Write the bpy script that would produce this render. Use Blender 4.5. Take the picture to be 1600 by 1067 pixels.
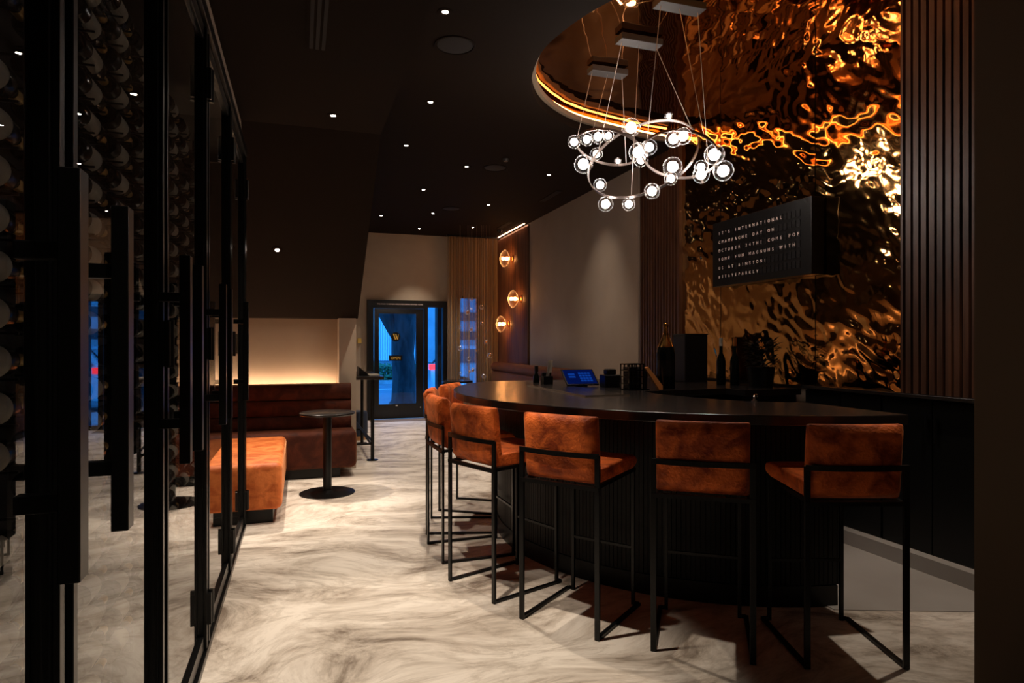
import bpy, bmesh, math, random
from mathutils import Vector, Matrix, noise
PI = math.pi
random.seed(7)
for o in list(bpy.data.objects): bpy.data.objects.remove(o)
SC = bpy.context.scene
COL = SC.collection

# ------------------------------------------------------------------ camera, world, exposure
TH = math.atan(330/1000)
cam_data = bpy.data.cameras.new('camera'); cam = bpy.data.objects.new('camera', cam_data); COL.objects.link(cam)
cam.location = (0, 0, 1.42); cam.rotation_euler = (PI/2, 0, -TH)
cam_data.sensor_width = 36; cam_data.lens = 22.5; cam_data.shift_y = 0.0022; cam_data.clip_start = .05
SC.camera = cam
SC.view_settings.view_transform = 'Standard'; SC.view_settings.look = 'None'
SC.view_settings.exposure = 0.0; SC.view_settings.gamma = 1.0; SC.view_settings.use_curve_mapping = False
W = bpy.data.worlds.new('dusk'); SC.world = W; W.use_nodes = True
bg = W.node_tree.nodes['Background']; bg.inputs[0].default_value = (0.03, 0.31, 0.95, 1); bg.inputs[1].default_value = 4.4

def spot(name, loc, power, size=math.radians(75), blend=.6, color=(1, .86, .70), r=.03, target=None):
    l = bpy.data.lights.new(name, 'SPOT'); l.energy = power; l.spot_size = size; l.spot_blend = blend
    l.color = color; l.shadow_soft_size = r
    o = bpy.data.objects.new(name, l); COL.objects.link(o); o.location = loc
    if target is not None:
        o.rotation_euler = (Vector(target)-Vector(loc)).to_track_quat('-Z', 'Y').to_euler()
    return o
def area(name, loc, target, sx, sy, power, color):
    l = bpy.data.lights.new(name, 'AREA'); l.shape = 'RECTANGLE'; l.size = sx; l.size_y = sy; l.energy = power; l.color = color
    o = bpy.data.objects.new(name, l); COL.objects.link(o); o.location = loc
    o.rotation_euler = (Vector(target)-Vector(loc)).to_track_quat('-Z', 'Y').to_euler()
    return o

# ------------------------------------------------------------------ materials
MATS = {}
def nt(name):
    m = bpy.data.materials.new(name); m.use_nodes = True; MATS[name] = m
    return m, m.node_tree, m.node_tree.nodes['Principled BSDF']
def pbr(name, col, rough=.5, metal=0, spec=None, emis=None, es=0, coat=0):
    m, t, b = nt(name)
    b.inputs['Base Color'].default_value = (*col, 1); b.inputs['Roughness'].default_value = rough
    b.inputs['Metallic'].default_value = metal
    if spec is not None: b.inputs['Specular IOR Level'].default_value = spec
    if coat: b.inputs['Coat Weight'].default_value = coat
    if emis: b.inputs['Emission Color'].default_value = (*emis, 1); b.inputs['Emission Strength'].default_value = es
    return m
def noisy(name, c1, c2, scale, rough=(.5, .6), stretch=(1, 1, 1), bump=0, dist=0, detail=5, lo=.35, hi=.65, metal=0, spec=None, sheen=0, bscale=None, coord='Object'):
    m, t, b = nt(name); N = t.nodes; L = t.links
    tc = N.new('ShaderNodeTexCoord'); mp = N.new('ShaderNodeMapping'); mp.inputs['Scale'].default_value = stretch
    L.new(tc.outputs[coord], mp.inputs[0])
    n = N.new('ShaderNodeTexNoise'); n.inputs['Scale'].default_value = scale; n.inputs['Detail'].default_value = detail; n.inputs['Distortion'].default_value = dist
    L.new(mp.outputs[0], n.inputs['Vector'])
    r = N.new('ShaderNodeValToRGB'); r.color_ramp.elements[0].position = lo; r.color_ramp.elements[1].position = hi
    r.color_ramp.elements[0].color = (*c1, 1); r.color_ramp.elements[1].color = (*c2, 1)
    L.new(n.outputs['Fac'], r.inputs[0]); L.new(r.outputs[0], b.inputs['Base Color'])
    mr = N.new('ShaderNodeMapRange'); mr.inputs['To Min'].default_value = rough[0]; mr.inputs['To Max'].default_value = rough[1]
    L.new(n.outputs['Fac'], mr.inputs['Value']); L.new(mr.outputs[0], b.inputs['Roughness'])
    b.inputs['Metallic'].default_value = metal
    if spec is not None: b.inputs['Specular IOR Level'].default_value = spec
    if sheen: b.inputs['Sheen Weight'].default_value = sheen; b.inputs['Sheen Roughness'].default_value = .35; b.inputs['Sheen Tint'].default_value = (1, .5, .25, 1)
    if bump:
        bp = N.new('ShaderNodeBump'); bp.inputs['Strength'].default_value = bump; bp.inputs['Distance'].default_value = .02
        if bscale:
            n2 = N.new('ShaderNodeTexNoise'); n2.inputs['Scale'].default_value = bscale; n2.inputs['Detail'].default_value = 4
            L.new(mp.outputs[0], n2.inputs['Vector']); L.new(n2.outputs['Fac'], bp.inputs['Height'])
        else: L.new(n.outputs['Fac'], bp.inputs['Height'])
        L.new(bp.outputs[0], b.inputs['Normal'])
    return m
def vary(m):
    t = m.node_tree; N = t.nodes; L = t.links
    mp = [n for n in N if n.bl_idname == 'ShaderNodeMapping'][0]
    oi = N.new('ShaderNodeObjectInfo'); mu = N.new('ShaderNodeMath'); mu.operation = 'MULTIPLY'; mu.inputs[1].default_value = 37
    cb = N.new('ShaderNodeCombineXYZ'); L.new(oi.outputs['Random'], mu.inputs[0])
    for k in range(3): L.new(mu.outputs[0], cb.inputs[k])
    L.new(cb.outputs[0], mp.inputs['Location']); return m
def glass(name, tint=(1, 1, 1), ior=1.5, rough=0.0, boost=1.0):
    # thin clear pane: see-through with Fresnel reflection
    m, t, b = nt(name); N = t.nodes; L = t.links; N.remove(b)
    out = N['Material Output']; fr = N.new('ShaderNodeFresnel'); fr.inputs['IOR'].default_value = ior
    tr = N.new('ShaderNodeBsdfTransparent'); tr.inputs[0].default_value = (*tint, 1)
    gl = N.new('ShaderNodeBsdfGlossy'); gl.inputs['Roughness'].default_value = rough
    mu = N.new('ShaderNodeMath'); mu.operation = 'MULTIPLY'; mu.use_clamp = True
    ge = N.new('ShaderNodeNewGeometry'); fb = N.new('ShaderNodeMath'); fb.operation = 'MULTIPLY_ADD'   # only the outer face mirrors
    fb.inputs[1].default_value = -boost; fb.inputs[2].default_value = boost; L.new(ge.outputs['Backfacing'], fb.inputs[0])
    L.new(fr.outputs[0], mu.inputs[0]); L.new(fb.outputs[0], mu.inputs[1])
    mx = N.new('ShaderNodeMixShader'); L.new(mu.outputs[0], mx.inputs[0]); L.new(tr.outputs[0], mx.inputs[1]); L.new(gl.outputs[0], mx.inputs[2])
    L.new(mx.outputs[0], out.inputs[0]); return m
def emit(name, col, s):
    m, t, b = nt(name); N = t.nodes; N.remove(b); e = N.new('ShaderNodeEmission')
    e.inputs[0].default_value = (*col, 1); e.inputs[1].default_value = s
    t.links.new(e.outputs[0], N['Material Output'].inputs[0]); return m

def lampglass(name, tint, boost, rim, power=4.0, base=0.0):
    # clear lamp glass whose thick edge carries the light of the bulb inside it
    m = glass(name, tint, 1.45, 0.15, boost); t = m.node_tree; N = t.nodes; L = t.links
    out = N['Material Output']; src = out.inputs[0].links[0].from_socket
    lw = N.new('ShaderNodeLayerWeight'); lw.inputs[0].default_value = .5
    pw_ = N.new('ShaderNodeMath'); pw_.operation = 'POWER'; pw_.inputs[1].default_value = power
    ml = N.new('ShaderNodeMath'); ml.operation = 'MULTIPLY_ADD'; ml.inputs[1].default_value = rim; ml.inputs[2].default_value = base
    L.new(lw.outputs['Facing'], pw_.inputs[0]); L.new(pw_.outputs[0], ml.inputs[0])
    tl = N.new('ShaderNodeBsdfTranslucent'); tl.inputs[0].default_value = (*tint, 1)
    mx = N.new('ShaderNodeMixShader'); L.new(ml.outputs[0], mx.inputs[0]); L.new(src, mx.inputs[1]); L.new(tl.outputs[0], mx.inputs[2])
    L.new(mx.outputs[0], out.inputs[0]); return m

M_black = pbr('black_powder_coat', (.0035, .0034, .0036), .36, 0, .3)
M_satin = pbr('black_satin_metal', (.010, .009, .009), .25, .3, .5)
M_top = noisy('black_counter_laminate', (.012, .010, .009), (.016, .013, .012), 40, (.20, .27), spec=.6)
M_barslat = pbr('black_painted_slats', (.005, .0045, .0045), .5, 0, .22)
M_darkceil = noisy('dark_brown_ceiling_paint', (.012, .0072, .0046), (.0135, .008, .0052), 3, (.85, .9), spec=.10)
M_plaster = noisy('taupe_plaster', (.27, .205, .155), (.30, .23, .175), 2.5, (.75, .85))
M_plaster_far = noisy('beige_plaster', (.42, .33, .25), (.46, .37, .28), 2.5, (.75, .85))
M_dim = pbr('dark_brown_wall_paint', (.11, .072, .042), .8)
M_velvet = vary(noisy('rust_crushed_velvet', (.22, .030, .006), (.76, .155, .028), 9, (.5, .65), bump=.35, dist=.7, detail=10, lo=.33, hi=.60, sheen=.22, spec=.2, bscale=70))
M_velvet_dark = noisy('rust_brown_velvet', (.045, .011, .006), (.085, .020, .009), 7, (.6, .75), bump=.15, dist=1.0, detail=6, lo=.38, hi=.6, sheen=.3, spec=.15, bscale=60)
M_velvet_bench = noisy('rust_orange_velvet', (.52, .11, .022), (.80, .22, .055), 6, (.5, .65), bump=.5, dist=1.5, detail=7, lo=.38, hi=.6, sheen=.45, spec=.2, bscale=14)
M_wood = noisy('walnut_slats', (.040, .013, .005), (.085, .030, .011), 6, (.4, .55), stretch=(1, 6, .35), dist=.6, detail=6)
M_woodpanel = noisy('reeded_walnut', (.09, .035, .018), (.19, .080, .040), 5, (.3, .45), stretch=(1, 7, .2), dist=.4, detail=5)
M_backblack = pbr('black_backing', (.004, .003, .003), .8)
M_cab = pbr('black_cabinet_front', (.005, .005, .005), .35, 0, .3)
M_gold = pbr('rippled_gold_steel', (.58, .30, .10), .06, 1)
M_goldceil = pbr('amber_mirror_ceiling', (.40, .155, .032), .04, 1)
M_grey = noisy('grey_screed', (.33, .30, .27), (.38, .35, .32), 2, (.5, .6))
M_canopy = pbr('pewter_canopy', (.06, .055, .055), .5, .2)
M_ring = pbr('brushed_nickel_ring', (.13, .105, .095), .4, .7)
M_cable = pbr('steel_cable', (.55, .45, .38), .4, .6)
M_globe = lampglass('clear_globe_glass', (1, .97, .95), .8, .12, 4.0)
M_bulb = emit('frosted_lit_bulb', (1, .90, .82), 52)
M_led = emit('warm_led_strip', (1, .46, .13), 14)
M_ledwall = emit('soft_white_led_strip', (1, .52, .30), 12)
M_down = emit('downlight_lens', (1, .86, .72), 60)
M_pane = glass('clear_pane', (.95, .96, .96), 1.5, 0.0, 1.4)
M_doorpane = glass('door_pane', (.88, .92, .97), 1.5)
M_bottle = pbr('dark_green_bottle_glass', (.003, .004, .003), .12, 0, .2)
M_label = noisy('cream_paper_label', (.16, .14, .11), (.24, .21, .17), 12, (.7, .8))
M_foil = noisy('bottle_foil', (.30, .18, .04), (.12, .03, .02), .9, (.3, .4), metal=.6, lo=.49, hi=.51)
M_goldfoil = pbr('gold_foil', (.85, .45, .12), .18, 1)
M_amber = lampglass('amber_sconce_glass', (1, .66, .36), 1.2, .30, 2.5, .015)
M_filament = emit('glowing_filament', (1, .60, .32), 70)
M_bubble = lampglass('bubble_glass', (1, .93, .85), 3.0, .5, 2.0)
M_copper = pbr('copper_cap', (.75, .35, .12), .3, 1)
M_white = pbr('white_lettering', (.80, .66, .60), .6, 0, .3)
M_flap = pbr('dark_flap', (.0045, .004, .0045), .5, 0, .25)
M_goldink = pbr('gold_lettering', (.70, .42, .08), .5, 0, .3, (1, .55, .10), .10)
M_screen = emit('tablet_screen_blue', (.003, .02, .22), .25)
M_icon = emit('screen_icon_blue', (.01, .10, .70), .35)
M_chrome = pbr('chrome', (.75, .72, .70), .15, 1)
M_orangewood = noisy('orange_wood', (.75, .30, .08), (.85, .36, .10), 10, (.5, .6), stretch=(1, 1, .3))
M_yellow = pbr('yellow_plate', (.75, .50, .10), .5)
M_paper = pbr('menu_paper', (.35, .30, .24), .7)
M_navy = pbr('navy_upholstery_and_reflection', (.012, .022, .05), .7)
M_palewood = pbr('pale_wood', (.55, .30, .13), .5)
M_cove = pbr('cream_cove_paint', (.26, .19, .13), .7)
M_frame = pbr('black_anodised_frame', (.004, .004, .004), .32, .2, .4)
M_ledhid = emit('cove_led_white', (1, .66, .42), 45)
# outdoors
M_bark = noisy('rough_bark', (.004, .004, .006), (.04, .032, .034), 9, (.8, .9), stretch=(1, 1, .25), bump=1.0, dist=1.0)
M_road = noisy('asphalt', (.13, .15, .18), (.18, .20, .23), 3, (.6, .8))
M_walk = noisy('pavement_concrete', (.30, .30, .30), (.40, .40, .40), 4, (.7, .8))
M_facade = noisy('pale_facade', (.30, .32, .35), (.38, .40, .43), 2, (.7, .8))
M_facade_d = pbr('dark_facade_opening', (.02, .03, .04), .5)
M_rib = pbr('ribbed_cladding', (.80, .82, .85), .6)
M_leaf = noisy('hedge_leaves', (.03, .09, .04), (.08, .18, .07), 20, (.6, .8))
M_line = pbr('white_road_paint', (.85, .85, .85), .6)
M_carpaint = pbr('silver_car_paint', (.55, .58, .62), .2, .3)
M_carglass = pbr('dark_car_glass', (.02, .03, .05), .08, 0, .8)
M_tyre = pbr('black_tyre', (.008, .008, .008), .8)
M_tail = pbr('red_tail_light', (.6, .01, .02), .3, 0, .5, (1, .03, .03), 3.0)

# floor: swirled microcement
m, t, b = nt('swirled_microcement'); N = t.nodes; L = t.links
tc = N.new('ShaderNodeTexCoord')
wn = N.new('ShaderNodeTexNoise'); wn.inputs['Scale'].default_value = .55; wn.inputs['Detail'].default_value = 2
L.new(tc.outputs['Object'], wn.inputs['Vector'])
mixv = N.new('ShaderNodeVectorMath'); mixv.operation = 'MULTIPLY_ADD'; mixv.inputs[1].default_value = (1.7, 1.7, 0)
L.new(wn.outputs['Color'], mixv.inputs[0]); L.new(tc.outputs['Object'], mixv.inputs[2])
mp = N.new('ShaderNodeMapping'); mp.inputs['Scale'].default_value = (.85, 1.9, 1); mp.inputs['Rotation'].default_value = (0, 0, .35)
L.new(mixv.outputs[0], mp.inputs[0])
n1 = N.new('ShaderNodeTexNoise'); n1.inputs['Scale'].default_value = 1.7; n1.inputs['Detail'].default_value = 12; n1.inputs['Roughness'].default_value = .72; n1.inputs['Distortion'].default_value = .55
L.new(mp.outputs[0], n1.inputs['Vector'])
r1 = N.new('ShaderNodeValToRGB'); e = r1.color_ramp.elements
e[0].position = .35; e[0].color = (.22, .17, .13, 1); e[1].position = .57; e[1].color = (.82, .74, .65, 1)
e2 = r1.color_ramp.elements.new(.45); e2.color = (.58, .50, .42, 1)
L.new(n1.outputs['Fac'], r1.inputs[0])
n2 = N.new('ShaderNodeTexNoise'); n2.inputs['Scale'].default_value = 6; n2.inputs['Detail'].default_value = 10; n2.inputs['Roughness'].default_value = .7; n2.inputs['Distortion'].default_value = 1.2
L.new(mp.outputs[0], n2.inputs['Vector'])
r2 = N.new('ShaderNodeValToRGB'); r2.color_ramp.elements[0].position = .38; r2.color_ramp.elements[0].color = (.70, .67, .64, 1); r2.color_ramp.elements[1].position = .52; r2.color_ramp.elements[1].color = (1, 1, 1, 1)
L.new(n2.outputs['Fac'], r2.inputs[0])
mm = N.new('ShaderNodeMix'); mm.data_type = 'RGBA'; mm.blend_type = 'MULTIPLY'; mm.inputs[0].default_value = .8
L.new(r1.outputs[0], mm.inputs[6]); L.new(r2.outputs[0], mm.inputs[7]); L.new(mm.outputs[2], b.inputs['Base Color'])
b.inputs['Roughness'].default_value = .45; b.inputs['Specular IOR Level'].default_value = .3
M_floor = m

# thread curtain
m, t, b = nt('sheer_thread_curtain'); N = t.nodes; L = t.links; N.remove(b)
tc = N.new('ShaderNodeTexCoord'); mp = N.new('ShaderNodeMapping'); mp.inputs['Scale'].default_value = (26, 1, .05)
L.new(tc.outputs['Object'], mp.inputs[0])
n = N.new('ShaderNodeTexNoise'); n.inputs['Scale'].default_value = 1.0; n.inputs['Detail'].default_value = 3
L.new(mp.outputs[0], n.inputs['Vector'])
r = N.new('ShaderNodeMapRange'); r.inputs['From Min'].default_value = .35; r.inputs['From Max'].default_value = .65; r.inputs['To Min'].default_value = .45; r.inputs['To Max'].default_value = .92
L.new(n.outputs['Fac'], r.inputs['Value'])
tr = N.new('ShaderNodeBsdfTransparent'); df = N.new('ShaderNodeBsdfDiffuse'); df.inputs[0].default_value = (.50, .33, .17, 1)
tl = N.new('ShaderNodeBsdfTranslucent'); tl.inputs[0].default_value = (.50, .33, .17, 1)
ad = N.new('ShaderNodeMixShader'); ad.inputs[0].default_value = .35; L.new(df.outputs[0], ad.inputs[1]); L.new(tl.outputs[0], ad.inputs[2])
mx = N.new('ShaderNodeMixShader'); L.new(r.outputs[0], mx.inputs[0]); L.new(tr.outputs[0], mx.inputs[1]); L.new(ad.outputs[0], mx.inputs[2])
L.new(mx.outputs[0], N['Material Output'].inputs[0]); M_curtain = m

# ------------------------------------------------------------------ mesh builder
class MB:
    def __init__(s): s.v = []; s.f = []
    def add(s, vs, fs):
        k = len(s.v); s.v += [tuple(p) for p in vs]; s.f += [tuple(i+k for i in q) for q in fs]; return s
    def box(s, x0, x1, y0, y1, z0, z1):
        return s.add([(x0, y0, z0), (x1, y0, z0), (x1, y1, z0), (x0, y1, z0), (x0, y0, z1), (x1, y0, z1), (x1, y1, z1), (x0, y1, z1)],
                     [(3, 2, 1, 0), (4, 5, 6, 7), (0, 1, 5, 4), (1, 2, 6, 5), (2, 3, 7, 6), (3, 0, 4, 7)])
    def bar(s, p, q, w, h=None):
        # square bar between two points
        p = Vector(p); q = Vector(q); h = h or w; d = (q-p).normalized()
        a = d.cross(Vector((0, 0, 1)))
        if a.length < 1e-3: a = Vector((1, 0, 0))
        a.normalize(); b_ = a.cross(d).normalized(); vs = []
        for c in (p, q):
            for i, j in ((-1, -1), (1, -1), (1, 1), (-1, 1)): vs.append(c+a*i*w/2+b_*j*h/2)
        return s.add(vs, [(3, 2, 1, 0), (4, 5, 6, 7), (0, 1, 5, 4), (1, 2, 6, 5), (2, 3, 7, 6), (3, 0, 4, 7)])
    def tube(s, pts, r, n=8, closed=False):
        pts = [Vector(p) for p in pts]; m_ = len(pts); vs = []; fs = []
        rr = r if isinstance(r, (list, tuple)) else [r]*m_
        ref = None
        for i, p in enumerate(pts):
            if closed: d = pts[(i+1) % m_]-pts[i-1]
            else: d = pts[min(i+1, m_-1)]-pts[max(i-1, 0)]
            d.normalize()
            if ref is None:
                ref = d.orthogonal().normalized()
            ref = (ref-d*ref.dot(d)).normalized(); b_ = d.cross(ref)
            for k in range(n):
                a = 2*PI*k/n; vs.append(p+(ref*math.cos(a)+b_*math.sin(a))*rr[i])
        for i in range(m_ if closed else m_-1):
            j = (i+1) % m_
            for k in range(n): fs.append((i*n+k, i*n+(k+1) % n, j*n+(k+1) % n, j*n+k))
        if not closed: fs.append(tuple(range(n))[::-1]); fs.append(tuple((m_-1)*n+k for k in range(n)))
        return s.add(vs, fs)
    def lathe(s, prof, n=24, mat=None):
        # profile of (radius, height) turned about Z, then moved by mat
        vs = []; fs = []; mat = mat or Matrix()
        for (r, z) in prof:
            for k in range(n):
                a = 2*PI*k/n; vs.append(mat @ Vector((r*math.cos(a), r*math.sin(a), z)))
        for i in range(len(prof)-1):
            for k in range(n): fs.append((i*n+k, i*n+(k+1) % n, (i+1)*n+(k+1) % n, (i+1)*n+k))
        if prof[0][0] > 1e-4: fs.append(tuple(range(n))[::-1])
        if prof[-1][0] > 1e-4: fs.append(tuple((len(prof)-1)*n+k for k in range(n)))
        return s.add(vs, fs)
    def sphere(s, c, r, n=20, m_=12, sc=(1, 1, 1)):
        prof = [(max(r*math.sin(PI*i/m_), 1e-5), -r*math.cos(PI*i/m_)) for i in range(m_+1)]
        return s.lathe(prof, n, Matrix.Translation(c) @ Matrix.Diagonal((*sc, 1)))
    def prism(s, poly, z0, z1, top=True):
        n = len(poly); vs = [(x, y, z0) for x, y in poly]+[(x, y, z1) for x, y in poly]
        fs = [(i, (i+1) % n, n+(i+1) % n, n+i) for i in range(n)]
        fs.append(tuple(range(n))[::-1]); fs.append(tuple(range(n, 2*n)))
        return s.add(vs, fs)
    def extrude(s, prof, x0, x1):
        # closed (y, z) profile along X
        n = len(prof); vs = [(x0, y, z) for y, z in prof]+[(x1, y, z) for y, z in prof]
        fs = [(i, (i+1) % n, n+(i+1) % n, n+i) for i in range(n)]
        fs.append(tuple(range(n))[::-1]); fs.append(tuple(range(n, 2*n)))
        return s.add(vs, fs)
    def build(s, name, mat, parent=None, bevel=0, seg=2, smooth=None, loc=None):
        me = bpy.data.meshes.new(name); me.from_pydata(s.v, [], s.f)
        bm = bmesh.new(); bm.from_mesh(me); bmesh.ops.remove_doubles(bm, verts=bm.verts, dist=1e-6)
        bmesh.ops.recalc_face_normals(bm, faces=bm.faces)
        if smooth:
            for f_ in bm.faces: f_.smooth = True
            for e_ in bm.edges:
                if len(e_.link_faces) == 2 and e_.calc_face_angle(0) > math.radians(smooth): e_.smooth = False
        bm.to_mesh(me); bm.free()
        me.materials.append(mat)
        o = bpy.data.objects.new(name, me); COL.objects.link(o)
        if parent: o.parent = parent
        if loc: o.location = loc
        if bevel:
            md = o.modifiers.new('bevel', 'BEVEL'); md.width = bevel; md.segments = seg; md.limit_method = 'ANGLE'; md.angle_limit = math.radians(40)
            if smooth is None:
                for p_ in me.polygons: p_.use_smooth = False
        return o
def tag(o, label, cat=None, group=None, kind=None):
    if label: o['label'] = label
    if cat: o['category'] = cat
    if group: o['group'] = group
    if kind: o['kind'] = kind
    return o
def thing(name, label, cat, loc=(0, 0, 0), rz=0, group=None):
    o = bpy.data.objects.new(name, None); o.empty_display_size = .05; COL.objects.link(o)
    o.location = loc; o.rotation_euler = (0, 0, rz); return tag(o, label, cat, group)
def struct(o, label=None, cat=None): 
    o['kind'] = 'structure'
    if label: o['label'] = label
    if cat: o['category'] = cat
    return o
CH = {}
def copy_tree(o, parent=None):
    c = o.copy(); COL.objects.link(c); c.parent = parent
    kids = [k for k in bpy.data.objects if k.parent == o] if o.name not in CH else CH[o.name]
    CH[o.name] = kids
    for k in kids: copy_tree(k, c)
    return c
def local(fn_loc): return None
def text_mesh(name, s_, size, mat, mtx, parent, depth=.001, spacing=None):
    # each character centred in its own cell when spacing is given
    mb = MB()
    dg = None
    def glyphs(txt, dx):
        cu = bpy.data.curves.new('t', 'FONT'); cu.body = txt; cu.size = size; cu.extrude = depth; cu.align_x = 'CENTER'; cu.resolution_u = 3
        ob = bpy.data.objects.new('t', cu); COL.objects.link(ob)
        bpy.context.view_layer.update(); dg_ = bpy.context.evaluated_depsgraph_get()
        me = ob.evaluated_get(dg_).to_mesh()
        vs = [mtx @ (Vector(v.co)+Vector((dx, 0, 0))) for v in me.vertices]; fs = [tuple(p.vertices) for p in me.polygons]
        mb.add(vs, fs); ob.to_mesh_clear() if False else None
        bpy.data.objects.remove(ob); bpy.data.curves.remove(cu)
    if spacing:
        for i, ch in enumerate(s_):
            if ch != ' ': glyphs(ch, i*spacing)
    else: glyphs(s_, 0)
    return mb.build(name, mat, parent)

# ------------------------------------------------------------------ the room shell
struct(MB().box(-2.4, 4.2, -3.2, 12.3, -.12, 0).build('floor', M_floor), 'swirled beige microcement floor of the lounge', 'floor')
# grey screed behind the bar
MB_ = MB().prism([(2.70, 2.70), (3.46, 2.42), (3.76, 2.31), (3.76, 5.6), (2.7, 5.6)], -.02, .004)
struct(MB_.build('floor', M_grey), 'plain grey screed floor strip behind the bar', 'floor')

# recess outline in the ceiling (half oval against the right wall)
half = [(3.9, 6.00), (3.5, 5.96), (3.19, 5.89), (2.92, 5.82), (2.68, 5.75), (2.47, 5.66), (2.28, 5.53), (2.12, 5.39), (1.97, 5.22), (1.84, 5.01), (1.74, 4.78), (1.67, 4.52), (1.63, 4.2)]
recess = half + [(x, 8.4-y) for x, y in half[:-1][::-1]]
def smooth_poly(p, k=4):
    out = []
    for i in range(len(p)-1):
        p0 = Vector(p[max(i-1, 0)]); p1 = Vector(p[i]); p2 = Vector(p[i+1]); p3 = Vector(p[min(i+2, len(p)-1)])
        for j in range(k):
            t_ = j/k
            q = .5*((2*p1)+(-p0+p2)*t_+(2*p0-5*p1+4*p2-p3)*t_*t_+(-p0+3*p1-3*p2+p3)*t_**3)
            out.append((q.x, q.y))
    out.append(tuple(p[-1])); return out
rec = smooth_poly(recess)
cb = MB().prism([(3.9, 12.35), (.60, 12.35), (.60, -3.2), (3.9, -3.2)]+[(x, y) for x, y in rec[::-1]], 3.5, 3.62)
cb.box(-2.5, 4.3, -3.3, 12.4, 3.80, 3.95)
struct(cb.build('ceiling', M_darkceil), 'dark brown flat ceiling with an oval cut-out over the bar', 'ceiling')
# lower ceiling over the wine wall, then the sloping soffit over the sofa nook
sl = MB().extrude([(-3.2, 3.13), (5.30, 3.13), (7.50, 1.71), (7.86, 1.71), (7.86, 3.8), (-3.2, 3.8)], -2.4, .62)
struct(sl.build('ceiling', M_darkceil), 'dark sloping soffit coming down over the sofa nook', 'ceiling')
# walls
struct(MB().box(3.80, 3.95, -3.2, 12.35, 0, 3.85).build('wall_right', M_plaster), 'long taupe plaster wall on the right', 'wall')
struct(MB().box(3.745, 3.80, 6.64, 12.2, 0, 3.5).build('wall_right', M_plaster), 'taupe plaster wall face beyond the bar', 'wall')
struct(MB().box(-2.55, -2.4, -3.2, 8, 0, 3.85).build('wall_left', M_plaster_far), 'beige left wall of the sofa nook', 'wall')
struct(MB().box(-2.4, .41, 7.80, 7.92, 0, 1.71).build('wall_nook', M_plaster_far), 'low beige wall behind the sofa', 'wall')
struct(MB().box(.41, .60, 7.50, 7.92, 0, 1.71).build('wall_pier', M_plaster_far), 'narrow beige pier at the right end of the sofa', 'wall')
struct(MB().box(.48, .60, 7.92, 12.2, 0, 3.5).build('wall_passage', M_plaster_far), 'beige side wall beyond the pier', 'wall')
fw = MB(); Y0, Y1 = 12.2, 12.36
for x0, x1, z0, z1 in ((.48, 1.17, 0, 3.5), (1.17, 2.68, 2.24, 3.5), (2.68, 2.92, 0, 3.5), (2.92, 3.36, 0, .32), (2.92, 3.36, 2.36, 3.5), (3.36, 3.95, 0, 3.5)):
    fw.box(x0, x1, Y0, Y1, z0, z1)
struct(fw.build('wall_far', M_plaster_far), 'beige end wall around the street door', 'wall')
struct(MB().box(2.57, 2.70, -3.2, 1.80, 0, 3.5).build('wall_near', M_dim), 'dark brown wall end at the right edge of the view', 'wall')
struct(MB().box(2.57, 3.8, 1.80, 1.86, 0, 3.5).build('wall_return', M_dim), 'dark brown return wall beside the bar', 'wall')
struct(MB().box(-2.5, 3.9, -3.3, -3.2, 0, 3.85).build('wall_back', M_plaster_far), 'beige wall behind the viewpoint', 'wall')
struct(MB().box(-1.02, -.96, -3.2, 5.366, 0, 3.13).box(-1.0, -.44, 5.357, 5.366, 2.93, 3.13).build('wall_cabinet', M_plaster), 'wall enclosing the wine cabinet', 'wall')
struct(MB().box(-1.0, -.435, -3.2, 5.36, 2.93, 3.13).build('wall_bulkhead', M_plaster), 'taupe bulkhead strip above the wine cabinet', 'wall')
# baseboards on the end wall
struct(MB().box(.60, 1.17, 12.18, 12.2, 0, .12).build('baseboard_far', M_black), 'black skirting left of the street door', 'baseboard')
struct(MB().box(3.66, 3.74, 1.86, 4.3, 0, .10).build('baseboard_bar', M_grey), 'grey skirting under the back bar cabinets', 'baseboard')

# cove trim round the recess: lip, upstand and LED
def offset_poly(p, d):
    out = []
    for i in range(len(p)):
        a = Vector(p[max(i-1, 0)]); c = Vector(p[min(i+1, len(p)-1)]); t_ = (c-a).normalized()
        n_ = Vector((t_.y, -t_.x)); q = Vector(p[i])+n_*d
        out.append((q.x, q.y))
    return out
def band(p, d0, d1, z0, z1):
    a = offset_poly(p, d0); b_ = offset_poly(p, d1); mb = MB(); n = len(a)
    vs = [(x, y, z0) for x, y in a]+[(x, y, z0) for x, y in b_]+[(x, y, z1) for x, y in b_]+[(x, y, z1) for x, y in a]
    fs = []
    for i in range(n-1):
        for k in range(4): fs.append((k*n+i, k*n+i+1, ((k+1) % 4)*n+i+1, ((k+1) % 4)*n+i))
    fs.append((0, n, 2*n, 3*n)); fs.append((n-1, 2*n-1, 3*n-1, 4*n-1))
    return mb.add(vs, fs)
rec_in = [p for p in rec if p[0] < 3.76]
# which side is inwards: +X
mid = rec_in[len(rec_in)//2]; t1 = offset_poly(rec_in, .05)[len(rec_in)//2]
SG = 1 if t1[0] > mid[0] else -1
struct(band(rec_in, SG*.0, SG*.035, 3.575, 3.622).build('trim_1', M_cove, smooth=40), 'cream lip round the oval ceiling recess', 'trim')
tag(band(rec_in, -SG*.012, -SG*.002, 3.640, 3.655).build('led_strip', M_led), 'warm glowing LED strip round the oval ceiling recess', 'light strip')
struct(band(rec_in, -SG*.10, -SG*.06, 3.618, 3.69).build('trim_2', M_goldceil, smooth=40), 'amber upstand behind the LED strip', 'trim')

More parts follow.
